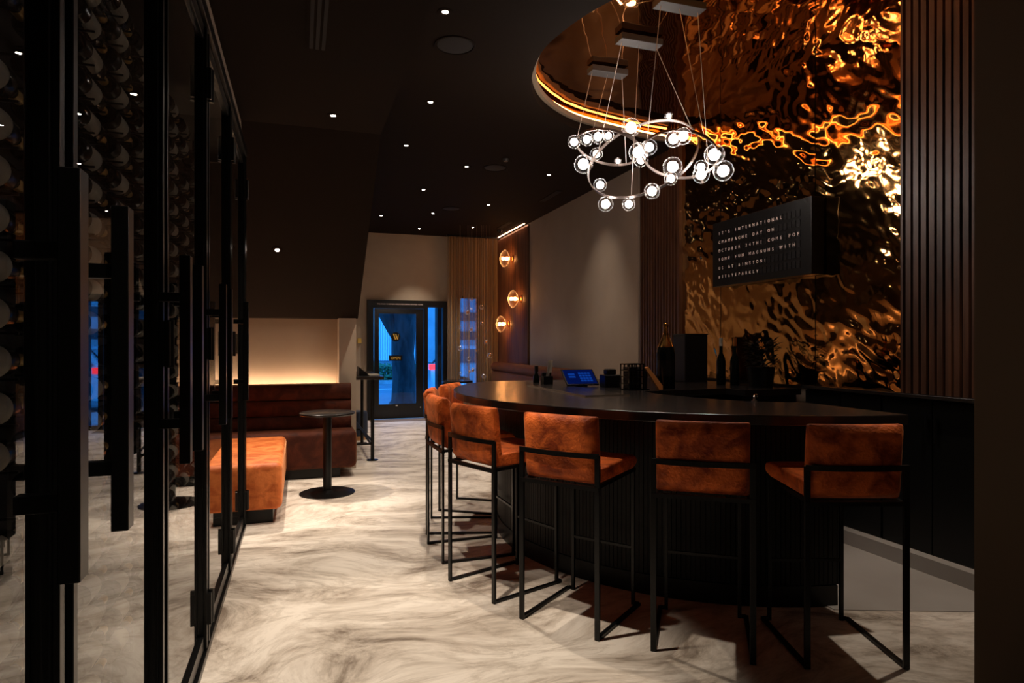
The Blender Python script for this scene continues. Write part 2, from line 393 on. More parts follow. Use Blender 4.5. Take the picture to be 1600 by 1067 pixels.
def ripple_grid(name, mat, origin, du, dv, nu, nv, nrm, amp, scale, parent=None, seed=0, aniso=(1, 1), thick=0):
    o_ = Vector(origin); du = Vector(du); dv = Vector(dv); nv_ = Vector(nrm)
    vs = []; fs = []
    for j in range(nv+1):
        for i in range(nu+1):
            p = o_+du*(i/nu)+dv*(j/nv); a = (du*(i/nu)).length; c = (dv*(j/nv)).length+(o_.z if dv.z else 0)
            a2 = p.y if abs(du.y) > 0 else p.x; c2 = p.z if abs(dv.z) > 0 else p.x
            # rotate so the creases run diagonally
            s1 = (a2*.80+c2*.60)*aniso[0]*scale; s2 = (-a2*.60+c2*.80)*aniso[1]*scale
            w = noise.noise_vector(Vector((s1*.5, s2*.5, seed)))
            h_ = noise.noise(Vector((s1+w.x*.9, s2+w.y*.9, seed+3.1)))+.5*noise.noise(Vector((s1*2.3+w.y, s2*2.3, seed+9.7)))
            h_ *= .45+.8*abs(noise.noise(Vector((a2*1.1, c2*1.1, seed+20))))*1.6 if amp > .005 else 1
            vs.append(p+nv_*h_*amp)
    for j in range(nv):
        for i in range(nu):
            k = j*(nu+1)+i; fs.append((k, k+1, k+nu+2, k+nu+1))
    mb = MB().add(vs, fs); o = mb.build(name, mat, parent, smooth=180)
    return o
rc = ripple_grid('mirror_ceiling_panel', M_goldceil, (1.45, 2.15, 3.685), (0, 4.1, 0), (2.32, 0, 0), 140, 80, (0, 0, -1), .0022, 5.5, seed=4, aniso=(1, 1))
tag(rc, 'amber mirrored ceiling panel inside the oval recess', 'ceiling panel')

# rippled gold sheets on the right wall
for k, (ya, yb) in enumerate(((3.19, 3.945), (3.955, 5.115), (5.125, 5.76))):
    lab = ('rippled gold metal wall sheet nearest the right slatted panel', 'widest rippled gold metal wall sheet, behind the letter board', 'narrow rippled gold metal wall sheet beside the far slatted column')[k]
    t_ = thing('gold_wall_sheet', lab, 'wall panel', (3.79, (ya+yb)/2, 1.09), group='rippled gold wall sheets')
    nu = int((yb-ya)/.011)
    g = ripple_grid('rippled_sheet', M_gold, (3.765, ya, 1.09), (0, yb-ya, 0), (0, 0, 2.60), nu, 230, (-1, 0, 0), .0100, 6.0, seed=0, aniso=(.75, 1.25))
    g.data.transform(Matrix.Translation((-3.79, -(ya+yb)/2, -1.09))); g.parent = t_
    MB().box(3.785-3.79, 3.799-3.79, ya-(ya+yb)/2, yb-(ya+yb)/2, 0, 2.6).build('backing_board', M_backblack, t_)

# slatted walnut panels
def slat_panel(name, label, ya, yb, z0, z1, pitch=.052, wid=.80):
    t_ = thing(name, label, 'wall panel', (3.79, (ya+yb)/2, z0), group='slatted walnut panels')
    yc = (ya+yb)/2
    MB().box(-.012, .009, ya-yc, yb-yc, 0, z1-z0).build('backing_board', M_backblack, t_)
    mb = MB(); n = int((yb-ya)/pitch); p_ = (yb-ya)/n
    for i in range(n): mb.box(-.045, -.012, ya-yc+i*p_+p_*.14, ya-yc+i*p_+p_*wid, 0, z1-z0)
    mb.build('slats', M_wood, t_)
    return t_
slat_panel('slatted_wall_panel', 'walnut slatted wall panel right of the gold wall', 1.87, 3.17, 1.10, 3.68)
slat_panel('slatted_wall_panel', 'walnut slatted column between the gold wall and the taupe wall', 5.80, 6.62, 0.0, 3.68, .058, .58)
tag(MB().box(3.725, 3.80, 5.762, 5.80, 0.0, 3.68).build('edge_strip', M_wood), 'walnut edge strip between slatted column and gold wall', 'trim')
tag(MB().box(3.735, 3.80, 3.17, 3.188, 1.10, 3.68).build('edge_strip', M_wood), 'walnut edge strip at the right edge of the gold wall', 'trim')

# back bar cabinets flush under the gold wall
for k, (ya, yb) in enumerate(((1.88, 2.60), (2.61, 3.33), (3.34, 4.03))):
    t_ = thing('back_bar_cabinet', ('black back bar cabinet next to the right wall end', 'middle black back bar cabinet', 'black back bar cabinet nearest the back counter')[k], 'cabinet', (3.77, (ya+yb)/2, .10), group='black back bar cabinets')
    h2 = (yb-ya)/2
    MB().box(-.01, .029, -h2, h2, 0, .975).build('body', M_cab, t_)
    for s_ in (-1, 1):
        d_ = MB().box(-.03, -.011, min(s_*.004, s_*(h2-.004)), max(s_*.004, s_*(h2-.004)), .004, .96).build('door', M_cab, t_, bevel=.002)
        MB().bar((-.045, s_*.03, .70), (-.045, s_*.03, .86), .012).build('handle', M_satin, d_)
tag(MB().box(3.70, 3.80, 1.87, 4.03, 1.076, 1.098).build('ledge', M_top, bevel=.002), 'black ledge running under the gold wall', 'ledge')

# ------------------------------------------------------------------ the bar
CX, CY = 3.03, 4.35
def arc(r, a0, a1, n):
    return [(CX+r*math.cos(math.radians(a0+(a1-a0)*i/n)), CY+r*math.sin(math.radians(a0+(a1-a0)*i/n))) for i in range(n+1)]
bar = thing('curved_bar', 'large black curved bar with satin top and slatted front', 'bar', (CX, CY, 0))
def rel(p): return [(x-CX, y-CY) for x, y in p]
a_end = 180-math.degrees(math.asin((5.75-CY)/1.97))
top = arc(1.97, -95.2, -360+a_end, 90)[::1]
top = arc(1.97, 360-95.2, a_end, 90)
inner = [(3.735, 5.75), (3.735, 4.06), (3.20, 4.06), (3.18, 4.25), (2.42, 4.20), (2.37, 4.0), (2.39, 3.80), (2.44, 3.60), (2.50, 3.42), (2.58, 3.28), (2.68, 3.18), (2.79, 3.12), (2.86, 3.10)]
MB().prism(rel(top+inner), 1.02, 1.07).build('bar_top', M_top, bar, bevel=.004)
a_e2 = 180-math.degrees(math.asin((5.68-CY)/1.60))
base_o = arc(1.60, 360-100, a_e2, 80)
base_i = [(3.735, 5.68), (3.735, 4.12), (3.22, 4.12), (3.20, 5.2), (2.5, 5.1), (2.3, 4.6), (2.26, 4.3), (2.27, 4.0), (2.30, 3.75), (2.36, 3.50), (2.45, 3.30), (2.56, 3.16), (2.75, 3.06)]
MB().prism(rel(base_o+base_i), .0, 1.02).build('bar_body', M_barslat, bar)
mb = MB(); nS = 150
for i in range(nS):
    a = math.radians(261+(a_e2-261)*i/(nS-1)); ca, sa = math.cos(a), math.sin(a)
    c = Vector((1.61*ca, 1.61*sa, 0)); tg = Vector((-sa, ca, 0)); rd = Vector((ca, sa, 0)); vs = []
    for z in (.115, .985):
        for u, v in ((-.011, -.012), (.011, -.012), (.011, .018), (-.011, .018)): q = c+tg*u+rd*v; vs.append((q.x, q.y, z))
    mb.add(vs, [(3, 2, 1, 0), (4, 5, 6, 7), (0, 1, 5, 4), (1, 2, 6, 5), (2, 3, 7, 6), (3, 0, 4, 7)])
mb.build('front_slats', M_barslat, bar)
k_ = rel(arc(1.635, 360-99.5, a_e2, 80)); k2 = rel(arc(1.595, 360-99.5, a_e2, 80))
MB().prism(k_+k2[::-1], .0, .112).build('kick_plinth', M_black, bar)
MB().box(2.75-CX, 2.775-CX, 2.76-CY, 3.07-CY, 0, 1.02).build('end_panel', M_black, bar)

# ------------------------------------------------------------------ bar stools
def make_stool(label):
    t_ = thing('bar_stool', label, 'bar stool')
    b_ = .018
    for s_ in (-1, 1):
        x = s_*.216; xf = s_*.185
        fr = MB().bar((x, 0, 0), (x, 0, .885), .026, .014)
        fr.bar((x, -.008, .008), (x, .50, .008), .022, .016)
        fr.bar((x, .50, .008), (xf, .50, .008), .016)
        fr.build('side_frame', M_black, t_, bevel=.0015)
        MB().bar((xf, .495, .0), (xf, .495, .735), b_, b_).build('front_leg', M_black, t_, bevel=.0015)
    n = 10; bb = MB()
    pts = [(-.225+.45*i/n, -.004-.030*(1-(2*i/n-1)**2), .880) for i in range(n+1)]
    for i in range(n): bb.bar(pts[i], pts[i+1], .012, .024)
    bb.build('back_rail', M_black, t_)
    sf = MB().bar((-.225, 0, .722), (.225, 0, .722), .022, .020).bar((-.195, .495, .735), (.195, .495, .735), .018)
    for s_ in (-1, 1): sf.bar((s_*.20, 0, .724), (s_*.19, .50, .738), .018)
    sf.build('seat_frame', M_black, t_)
    MB().bar((-.185, .495, .31), (.185, .495, .31), .014).build('footrest', M_black, t_)
    # seat pad, front edge rolled
    prof = [(.035, .737), (.44, .748), (.485, .760), (.503, .778), (.505, .795), (.492, .812), (.46, .822), (.36, .822), (.20, .812), (.035, .806)]
    sb = MB(); n = len(prof); xs = [-.205, -.202, -.195, .195, .202, .205]; ins = [.012, .004, 0, 0, .004, .012]
    cy, cz = .26, .78; vs = []
    for x, q in zip(xs, ins):
        for (y, z) in prof:
            vs.append((x, cy+(y-cy)*(1-q*2), cz+(z-cz)*(1-q*28 if q*28 < .6 else .55)))
    fs = []
    for i in range(len(xs)-1):
        for k in range(n): fs.append((i*n+k, i*n+(k+1) % n, (i+1)*n+(k+1) % n, (i+1)*n+k))
    fs.append(tuple(range(n))); fs.append(tuple((len(xs)-1)*n+k for k in range(n)))
    sb.add(vs, fs).build('seat_pad', M_velvet, t_, smooth=50)
    # backrest cushion, slightly wrapped and reclined, corners rounded
    nx, nz = 12, 8; wv = .412; z0, z1 = .742, 1.068
    vs = []; fs = []
    def bp_(u, v, side):
        x = (u-.5)*wv; z = z0+(z1-z0)*v
        rc_ = .032
        dx = max(0, abs(x)-(wv/2-rc_)); dz = max(0, abs(z-(z0+z1)/2)-((z1-z0)/2-rc_))
        th = .045*(1-.55*max(dx, dz)**2/rc_**2)
        y0 = .036-.018*(1-(2*u-1)**2)-.030*(v-.0)
        return Vector((x, y0+side*th+.012, z))
    for side in (-1, 1):
        for j in range(nz+1):
            for i in range(nx+1):
                u = i/nx; v = j/nz
                u = .5+.5*math.copysign(abs(2*u-1)**.75, 2*u-1); v = .5+.5*math.copysign(abs(2*v-1)**.75, 2*v-1)
                vs.append(bp_(u, v, side))
    S = (nx+1)*(nz+1)
    for j in range(nz):
        for i in range(nx):
            k = j*(nx+1)+i; fs.append((k, k+1, k+nx+2, k+nx+1)); fs.append((S+k, S+k+nx+1, S+k+nx+2, S+k+1))
    for i in range(nx):
        fs.append((i, S+i, S+i+1, i+1)); k = nz*(nx+1)+i; fs.append((k, k+1, S+k+1, S+k))
    for j in range(nz):
        k = j*(nx+1); fs.append((k, k+nx+1, S+k+nx+1, S+k)); k += nx; fs.append((k, S+k, S+k+nx+1, k+nx+1))
    o = MB().add(vs, fs).build('backrest', M_velvet, t_, bevel=.010, seg=3, smooth=70)
    return t_
stool_defs = [
 ((2.306, 2.183), None, 'rust velvet bar stool at the right end, nearest the dark wall end'),
 ((1.725, 2.481), None, 'rust velvet bar stool seen square from behind, second from the right end'),
 ((1.216, 2.951), None, 'rust velvet bar stool in the middle, in front of the lit curve of the bar'),
 ((.926, 3.554), None, 'rust velvet bar stool at the left front curve, its side seat visible'),
 ((.865, 4.28), None, 'rust velvet bar stool at the leftmost curve, half hidden by the nearer stool'),
 ((.95, 4.935), None, 'rust velvet bar stool showing only a narrow back edge, near the far end'),
 ((1.24, 5.54), None, 'farthest rust velvet bar stool, its back facing the street door')]
proto = None
for i, ((x, y), _, lab) in enumerate(stool_defs):
    o = make_stool(lab) if i == 0 else copy_tree(proto)
    if i == 0: proto = o
    o['label'] = lab; o['group'] = 'rust velvet bar stools round the bar'
    o.location = (x, y, 0); o.rotation_euler = (0, 0, math.atan2(CY-y, CX-x)-PI/2)

# ------------------------------------------------------------------ chandeliers
def make_chandelier(label, can, canw, cables, C, R, u, v, globes):
    C = Vector(C); u = Vector(u).normalized(); v = Vector(v).normalized(); v = (v-u*u.dot(v)).normalized()
    (ax, ay) = can
    t_ = thing('ring_chandelier', label, 'chandelier', (ax, ay, 3.66), group='glass globe ring chandeliers over the bar')
    O = Vector((ax, ay, 3.66))
    MB().box(-canw/2, canw/2, -.055, .055, -.035, .012).build('canopy', M_canopy, t_, bevel=.003)
    nrm_ = u.cross(v); n = 72
    # flat band ring
    vs = []; fs = []
    for i in range(n):
        a = 2*PI*i/n; rad = u*math.cos(a)+v*math.sin(a)
        for (dr, dn) in ((-.004, -.011), (.004, -.011), (.004, .011), (-.004, .011)): vs.append(C-O+rad*(R+dr)+nrm_*dn)
    for i in range(n):
        j = (i+1) % n
        for k in range(4): fs.append((i*4+k, i*4+(k+1) % 4, j*4+(k+1) % 4, j*4+k))
    MB().add(vs, fs).build('ring', M_ring, t_, smooth=40)
    for (p0, ang) in cables:
        a = ang; q = C+R*(u*math.cos(a)+v*math.sin(a)); p = Vector(p0)
        MB().tube([p-O, q-O], .0022, 6).build('cable', M_cable, t_)
    for (x, y, z, r_, a) in globes:
        g = Vector((x, y, z)); q = C+R*(u*math.cos(a)+v*math.sin(a)); d_ = (q-g)
        dist = d_.length; d_ = d_.normalized() if dist > 1e-4 else Vector((0, 0, 1))
        if dist > r_*1.25: g = q-d_*r_*1.1          # keep the globe on its ring
        o = MB().sphere(g-O, r_, 28, 18).build('globe', M_globe, t_, smooth=180)
        MB().sphere(g-O, r_*.56, 18, 12).build('bulb', M_bulb, o, smooth=180)
        s_ = g+d_*r_*.62; e_ = g+d_*r_*1.04
        MB().tube([s_-O, e_-O], .009, 10).build('cap', M_ring, o)
    return t_
A_g = [(2.145,4.862,3.088,0.0532,6.135),(2.175,4.676,3.055,0.0515,0.506),(2.214,4.557,3.045,0.0549,1.047),(2.270,4.505,3.004,0.0437,1.396),(2.428,4.994,3.085,0.0530,5.000),(2.580,4.919,3.026,0.030,4.198),(2.667,4.682,2.940,0.0601,3.264),(2.694,4.533,3.010,0.0631,2.749)]
B_g = [(2.287,4.052,2.785,0.0679,6.021),(2.368,3.727,2.779,0.0543,1.073),(2.626,4.134,2.766,0.0706,4.643),(2.716,3.975,2.767,0.0486,3.674),(2.698,3.740,2.720,0.0693,2.714),(2.827,3.815,2.638,0.0710,3.176),(2.759,3.982,2.647,0.0610,3.770),(2.416,3.686,2.801,0.0559,1.353)]
C_g = [(2.147,4.683,2.856,0.0739,0.794),(2.539,4.620,3.170,0.0748,1.981),(2.747,4.388,3.247,0.030,2.714),(2.521,4.004,2.605,0.0482,4.765),(2.407,4.070,2.521,0.0566,5.140),(2.289,4.190,2.410,0.0473,5.559),(2.168,4.344,2.449,0.0568,5.969),(2.180,4.449,2.637,0.0515,0.026)]
make_chandelier('leftmost ring of glass globe lights, tilted nearly flat', (2.39, 4.74), .32, [((2.25, 4.738, 3.63), 6.13), ((2.39, 4.738, 3.63), .9), ((2.52, 4.738, 3.63), 3.9)], (2.396, 4.738, 3.027), .269, (-.919, .303, .254), (-.261, -.947, .187), A_g)
make_chandelier('rightmost ring of glass globe lights, tilted nearly flat', (2.37, 3.66), .34, [((2.23, 3.66, 3.63), 5.6), ((2.37, 3.66, 3.63), 1.9), ((2.51, 3.66, 3.63), 3.5)], (2.529, 3.904, 2.745), .263, (-.922, .304, .241), (-.222, -.923, .316), B_g)
make_chandelier('upright tilted ring of glass globe lights hanging between the two flat rings', (2.37, 4.19), .34, [((2.23, 4.19, 3.63), 1.2), ((2.37, 4.19, 3.63), 5.5), ((2.51, 4.19, 3.63), 3.3)], (2.477, 4.343, 2.845), .429, (-.764, .252, -.594), (-.167, .812, .559), C_g)

# ------------------------------------------------------------------ letter board
sb_ = thing('letter_board', 'black split-flap letter board with small white message text', 'sign', (3.733, 4.455, 1.945))
L2 = .605
MB().box(-.10, .020, -L2, L2, 0, .585).build('case', M_black, sb_, bevel=.003)
rows = ["IT'S INTERNATIONAL", "CHAMPAGNE DAY ON", "OCTOBER 24TH! COME POP", "SOME FUN MAGNUMS WITH", "US AT &INSTON!", "#STAYSPARKLY"]
pitch = .0465
y_first = L2-.105
for r_ in range(6):
    zc_ = .480-r_*.079; fl = MB()
    for c_ in range(22):
        yc_ = y_first-c_*pitch
        fl.box(-.1035, -.0985, yc_-.015, yc_+.015, zc_-.026, zc_-.001); fl.box(-.1035, -.0985, yc_-.015, yc_+.015, zc_+.001, zc_+.026)
    fl.build('flap_row', M_flap, sb_)
for r_, s_ in enumerate(rows):
    zc_ = .480-r_*.079
    mtx = Matrix.Translation((-.105, y_first, zc_-.0135)) @ Matrix(((0, 0, -1, 0), (-1, 0, 0, 0), (0, 1, 0, 0), (0, 0, 0, 1)))
    text_mesh('message_line', s_, .037, M_white, mtx, sb_, .0008, pitch)

# ------------------------------------------------------------------ things on the bar
def at(x, y): return (x, y, 1.0702)
t_ = thing('dropper_bottle', 'small black bottle at the far left on the bar top', 'bottle', at(2.02, 5.42))
MB().lathe([(.0, 0), (.028, 0), (.030, .01), (.028, .05), (.014, .085), (.013, .095)], 16).build('bottle_body', M_bottle, t_, smooth=40)
MB().lathe([(.0, .095), (.018, .095), (.018, .148), (.0, .150)], 16).build('cap', M_black, t_, smooth=40)
t_ = thing('menu_holder', 'black holder with menu cards standing up on the bar', 'menu holder', at(2.02, 5.17), .25)
MB().prism([(-.05, -.03), (.05, -.03), (.04, .03), (-.04, .03)], 0, .07).box(-.045, .045, -.012, .012, .07, .10).build('holder', M_black, t_, bevel=.003)
for k in range(3): MB().add([(-.02+k*.012, -.02, .05), (.04+k*.008, .012, .05), (.065+k*.008, .016, .205), (.01+k*.012, -.016, .205), (-.018+k*.012, -.018, .05), (.042+k*.008, .014, .05), (.067+k*.008, .018, .205), (.012+k*.012, -.014, .205)], [(0, 1, 2, 3), (7, 6, 5, 4), (0, 4, 5, 1), (1, 5, 6, 2), (2, 6, 7, 3), (3, 7, 4, 0)]).build('menu_card', M_paper, t_)
t_ = thing('service_mat', 'dark rubber service mat set on the bar top', 'bar mat', (1.94, 4.42, 1.0702), 0)
MB().box(-.15, .16, -.56, .58, 0, .008).build('mat', M_satin, t_, bevel=.003)
MB().box(-.158, -.150, -.565, .585, 0, .010).box(-.158, .168, -.568, -.560, 0, .010).build('metal_rim', M_chrome, t_)
t_ = thing('tablet_register', 'tablet register with blue screen on a black stand', 'tablet', at(2.19, 4.85), .02)
sc = Matrix.Translation((0, 0, .072)) @ Matrix.Rotation(math.radians(0), 4, 'Z') @ Matrix.Rotation(math.radians(42), 4, 'X')
def tb(x0, x1, y0, y1, z0, z1, mtx):
    m_ = MB().box(x0, x1, y0, y1, z0, z1); m_.v = [tuple(mtx @ Vector(v)) for v in m_.v]; return m_
tb(-.145, .145, -.09, .09, -.006, .006, sc).build('tablet_body', M_satin, t_, bevel=.002)
scr = tb(-.133, .133, -.08, .08, .0062, .0072, sc).build('screen', M_screen, t_)
ic = MB()
for i in range(4):
    for j in range(4): ic.v, ic.f = ic.v, ic.f; q = tb(-.005+i*.028, .018+i*.028, -.055+j*.028, -.036+j*.028, .0073, .0076, sc); ic.add(q.v, q.f)
ic.build('icons', M_icon, scr); ic = MB()
for j in range(2): q = tb(-.10, -.04, -.01+j*.03, .01+j*.03, .0073, .0076, sc); ic.add(q.v, q.f)
ic.build('icons', M_icon, scr)
MB().prism([(-.05, -.05), (.05, -.05), (.05, .07), (-.05, .07)], 0, .012).bar((0, .03, .01), (0, .01, .07), .05, .02).build('stand', M_black, t_, bevel=.002)
t_ = thing('receipt_printer', 'black receipt printer right of the tablet register', 'printer', at(2.38, 4.67), -.1)
MB().box(-.07, .07, -.07, .07, 0, .10).build('printer_body', M_black, t_, bevel=.008, seg=3)
MB().box(-.055, .055, -.072, -.0705, .03, .05).build('paper_slot', M_satin, t_)
t_ = thing('card_reader', 'small black card reader lying on top of the receipt printer', 'card reader', (2.375, 4.67, 1.1705))
MB().box(-.042, .042, -.035, .035, 0, .045).build('reader_body', M_black, t_, bevel=.01, seg=3)
t_ = thing('coaster_rack', 'square black wire rack of coasters on the bar', 'rack', at(2.39, 4.33), .2)
rk = MB()
for i in range(5):
    for s_ in (-1, 1):
        rk.bar((-.07+i*.035, s_*.05, 0), (-.07+i*.035, s_*.05, .20), .008)
for z in (.004, .05, .10, .15, .196):
    for s_ in (-1, 1): rk.bar((-.074, s_*.05, z), (.074, s_*.05, z), .008); rk.bar((s_*.07, -.05, z), (s_*.07, .05, z), .008)
rk.build('frame', M_satin, t_); st = MB()
for i in range(14): st.box(-.055, .055, -.04, .04, .008+i*.012, .018+i*.012)
st.build('coasters', M_cab, t_)
t_ = thing('wooden_wedge_stand', 'orange wooden wedge leaning beside the champagne bottle', 'stand', at(2.575, 4.29))
MB().add([(-.10, -.01, .165), (-.075, -.01, .175), (.05, -.01, .03), (.05, -.01, 0), (.02, -.01, 0), (-.10, .02, .165), (-.075, .02, .175), (.05, .02, .03), (.05, .02, 0), (.02, .02, 0)], [(0, 1, 2, 3, 4), (9, 8, 7, 6, 5), (0, 5, 6, 1), (1, 6, 7, 2), (2, 7, 8, 3), (3, 8, 9, 4), (4, 9, 5, 0)]).build('wooden_arm', M_orangewood, t_)
MB().lathe([(0, 0), (.03, 0), (.03, .008), (0, .008)], 16, Matrix.Translation((-.08, .02, 0))).bar((-.08, .02, .005), (-.08, .02, .16), .012).build('support', M_black, t_)
t_ = thing('champagne_bottle', 'oversized champagne bottle with gold foil neck on the bar', 'bottle', at(2.70, 4.36))
MB().lathe([(0, .0), (.068, 0), (.072, .01), (.072, .27), (.066, .31), (.050, .348), (.032, .38), (.0, .385)], 32).build('bottle_body', M_bottle, t_, smooth=40)
MB().lathe([(0.062, .325), (.052, .352), (.036, .385), (.024, .415), (.018, .45), (.0165, .475), (.021, .480), (.021, .500), (.015, .510), (0, .513)], 32).build('gold_foil', M_goldfoil, t_, smooth=40)
mbl = MB().lathe([(.0726, .10), (.0726, .22)], 32); mbl.f = [q for q in mbl.f if len(q) == 4]; mbl.build('bottle_label', M_satin, t_, smooth=40)
t_ = thing('ice_bin', 'tall black box standing on the back counter', 'box', (3.43, 5.12, 1.0702))
MB().box(-.12, .12, -.10, .10, 0, .43).build('box_body', M_black, t_, bevel=.006)
MB().box(-.125, .125, -.105, .105, .43, .442).build('lid', M_black, t_, bevel=.004)
for k, (x, y, lb, fm) in enumerate(((3.40, 4.62, 'left one of two dark wine bottles on the back counter', M_label), (3.47, 4.53, 'right one of two dark wine bottles on the back counter', M_copper))):
    t_ = thing('wine_bottle', lb, 'bottle', (x, y, 1.0702), group='wine bottles on the back counter')
    MB().lathe([(0, 0), (.036, 0), (.038, .006), (.038, .20), (.030, .235), (.015, .27), (.014, .33)], 20).build('bottle_body', M_bottle, t_, smooth=40)
    MB().lathe([(.0155, .33), (.0155, .40), (0, .40)], 20).build('neck_foil', fm, t_, smooth=40)
t_ = thing('potted_plant', 'dark bushy potted plant on the back counter', 'plant', (3.52, 4.27, 1.0702))
MB().lathe([(0, 0), (.09, 0), (.11, .16), (.10, .165), (0, .15)], 24).build('pot', M_black, t_, smooth=40)
lf = MB(); rnd = random.Random(3)
for i in range(170):
    a = rnd.random()*2*PI; z = .14+rnd.random()*.24; r_ = .10*math.sqrt(rnd.random())+.02
    c = Vector((r_*math.cos(a), r_*math.sin(a), z)); d = Vector((math.cos(a), math.sin(a), rnd.uniform(-.4, .9))).normalized()*rnd.uniform(.04, .075)
    s_ = d.cross(Vector((0, 0, 1))).normalized()*.018; n_ = d.cross(s_).normalized()*.003
    lf.add([c, c+d*.5+s_, c+d, c+d*.5-s_, c+d*.5+n_, c+d*.5-n_], [(0, 1, 4), (1, 2, 4), (2, 3, 4), (3, 0, 4), (1, 0, 5), (2, 1, 5), (3, 2, 5), (0, 3, 5)])
lf.build('foliage', M_cab, t_)
t_ = thing('bar_tap', 'small chrome tap behind the inner edge of the bar', 'tap', (2.62, 3.235, 1.0702))
MB().lathe([(0, 0), (.018, 0), (.018, .006), (.008, .01), (.008, .03), (0, .03)], 16).tube([(0, 0, .025), (.01, .01, .038), (.03, .02, .040), (.05, .035, .028)], .006, 8).build('spout', M_chrome, t_, smooth=40)

# ------------------------------------------------------------------ wine cabinet
cabn = thing('wine_cabinet', 'tall black framed wine cabinet with glass doors along the left wall', 'cabinet', (-.43, 2.5, 0))
GX = 0.0
def cy(y): return y-2.5
MB().box(-.515, -.50, cy(-.95), cy(5.34), .05, 2.9).build('back_panel', M_backblack, cabn)
MB().box(-.50, .03, cy(-.95), cy(5.34), 0.0, .035).build('bottom_track', M_frame, cabn, bevel=.003)
MB().box(-.50, .035, cy(-.95), cy(5.34), 2.86, 2.925).build('top_rail', M_frame, cabn, bevel=.003)
ep = MB().box(-.50, -.46, cy(5.32), cy(5.355), .035, 2.86).box(-.01, .03, cy(5.32), cy(5.355), .035, 2.86).box(-.46, -.01, cy(5.32), cy(5.355), .035, .09).box(-.46, -.01, cy(5.32), cy(5.355), 2.80, 2.86).build('end_panel', M_frame, cabn)
MB().box(-.462, -.008, cy(5.334), cy(5.342), .088, 2.802).build('glass_pane', M_pane, ep)
rack = MB()
for k in range(12):
    yk = 1.17+k*.35
    rack.box(-.30, -.285, cy(yk)-.006, cy(yk)+.006, .035, 2.86)
rack.build('bottle_rack', M_black, cabn)
seams = [-.92, .38, 1.365, 2.25, 3.22, 4.25, 5.31]
for i in range(len(seams)-1):
    ya, yb = cy(seams[i]+.012), cy(seams[i+1]-.012); wS = .048
    d_ = MB(); z0, z1 = .045, 2.85
    for (a, b2) in ((ya, ya+wS), (yb-wS, yb)):
        d_.box(-.022, .016, a, b2, z0, z1); d_.box(.016, .028, a+.012, b2-.012, z0, z1)
    d_.box(-.022, .016, ya+wS, yb-wS, z0, z0+.06); d_.box(-.022, .016, ya+wS, yb-wS, z1-.06, z1)
    door = d_.build('door', M_frame, cabn, bevel=.0015)
    MB().box(-.006, .002, ya+wS-.002, yb-wS+.002, z0+.058, z1-.058).build('glass_pane', M_pane, door)
    side = {0: ya+.1, 1: yb-.215, 2: ya+.13, 3: ya+.13, 4: ya+.13, 5: ya+.13}[i]
    if i == 2: side = ya+.045
    def handle(yh):
        h_ = MB().box(.085, .115, yh-.021, yh+.021, 1.06, 1.685)
        for zz in (1.18, 1.56): h_.box(.026, .086, yh-.012, yh+.012, zz-.014, zz+.014)
        h_.build('handle', M_frame, door, bevel=.002)
    handle(side)
    if i in (2, 3): handle(yb-.09)
    for zz in (.22, 1.42, 2.6):
        hb = MB().box(.016, .045, yb-.030, yb-.006, zz-.07, zz+.07)
        hb.tube([(.040, yb+.012, zz-.075), (.040, yb+.012, zz+.075)], .012, 10)
        hb.build('hinge', M_frame, door, bevel=.001)
# bottles lie on the rack, axis along the glass
bot = thing('cabinet_wine_bottle', 'b', 'wine bottle', (0, 0, 0))
Ry = Matrix.Rotation(-PI/2, 4, 'X')
MB().lathe([(0, .020), (.018, .016), (.030, .001), (.034, 0), (.038, .006), (.038, .195), (.031, .225), (.015, .255), (.0145, .27)], 16, Ry).build('bottle_body', M_bottle, bot, smooth=40)
MB().lathe([(.0145, .27), (.0155, .27), (.0155, .315), (0, .317)], 12, Ry).build('neck_foil', M_foil, bot, smooth=40)
lb_ = MB(); nn = 12
vs = []; fs = []
for i in range(nn+1):
    a = -1.5+3.0*i/nn
    for yy in (.05, .155): vs.append((.0386*math.cos(a), yy, .0386*math.sin(a)))
for i in range(nn): fs.append((2*i, 2*i+1, 2*i+3, 2*i+2))
lb_.add(vs, fs).build('paper_label', M_label, bot, smooth=180)
peg = MB().bar((-.045, .06, -.042), (.045, .06, -.042), .007).bar((-.045, .18, -.042), (.045, .18, -.042), .007)
first = True; rr = random.Random(5)
bays = ['behind the nearest glass door', 'behind the second glass door', 'behind the third glass door', 'behind the fourth glass door', 'behind the farthest glass door']
pegs = MB()
for k in range(11):
    y0 = 1.40+k*.35
    for j in range(23):
        z = .30+j*.108
        if rr.random() < .04: continue
        if first: o = bot; first = False
        else: o = copy_tree(bot)
        yo = y0-.16+rr.uniform(-.012, .012)
        o.location = (-.665, yo, z); o.rotation_euler = (0, rr.uniform(-.5, .5), 0)
        bay = 0 if yo < 1.25 else 1 if yo < 2.2 else 2 if yo < 3.2 else 3 if yo < 4.2 else 4
        o['label'] = 'dark wine bottle with cream label lying in the cabinet '+bays[bay]; o['group'] = 'wine bottles '+bays[bay]
for k in range(11):
    for j in range(23):
        z = .30+j*.108-.0435
        for dy in (-.09, .03):
            yy = cy(1.40+k*.35+dy); pegs.bar((-.285, yy, z), (-.195, yy, z), .006)
        yr = cy(1.40+k*.35)
pegs.build('bottle_pegs', M_black, cabn)
for kk in range(11):
    pass

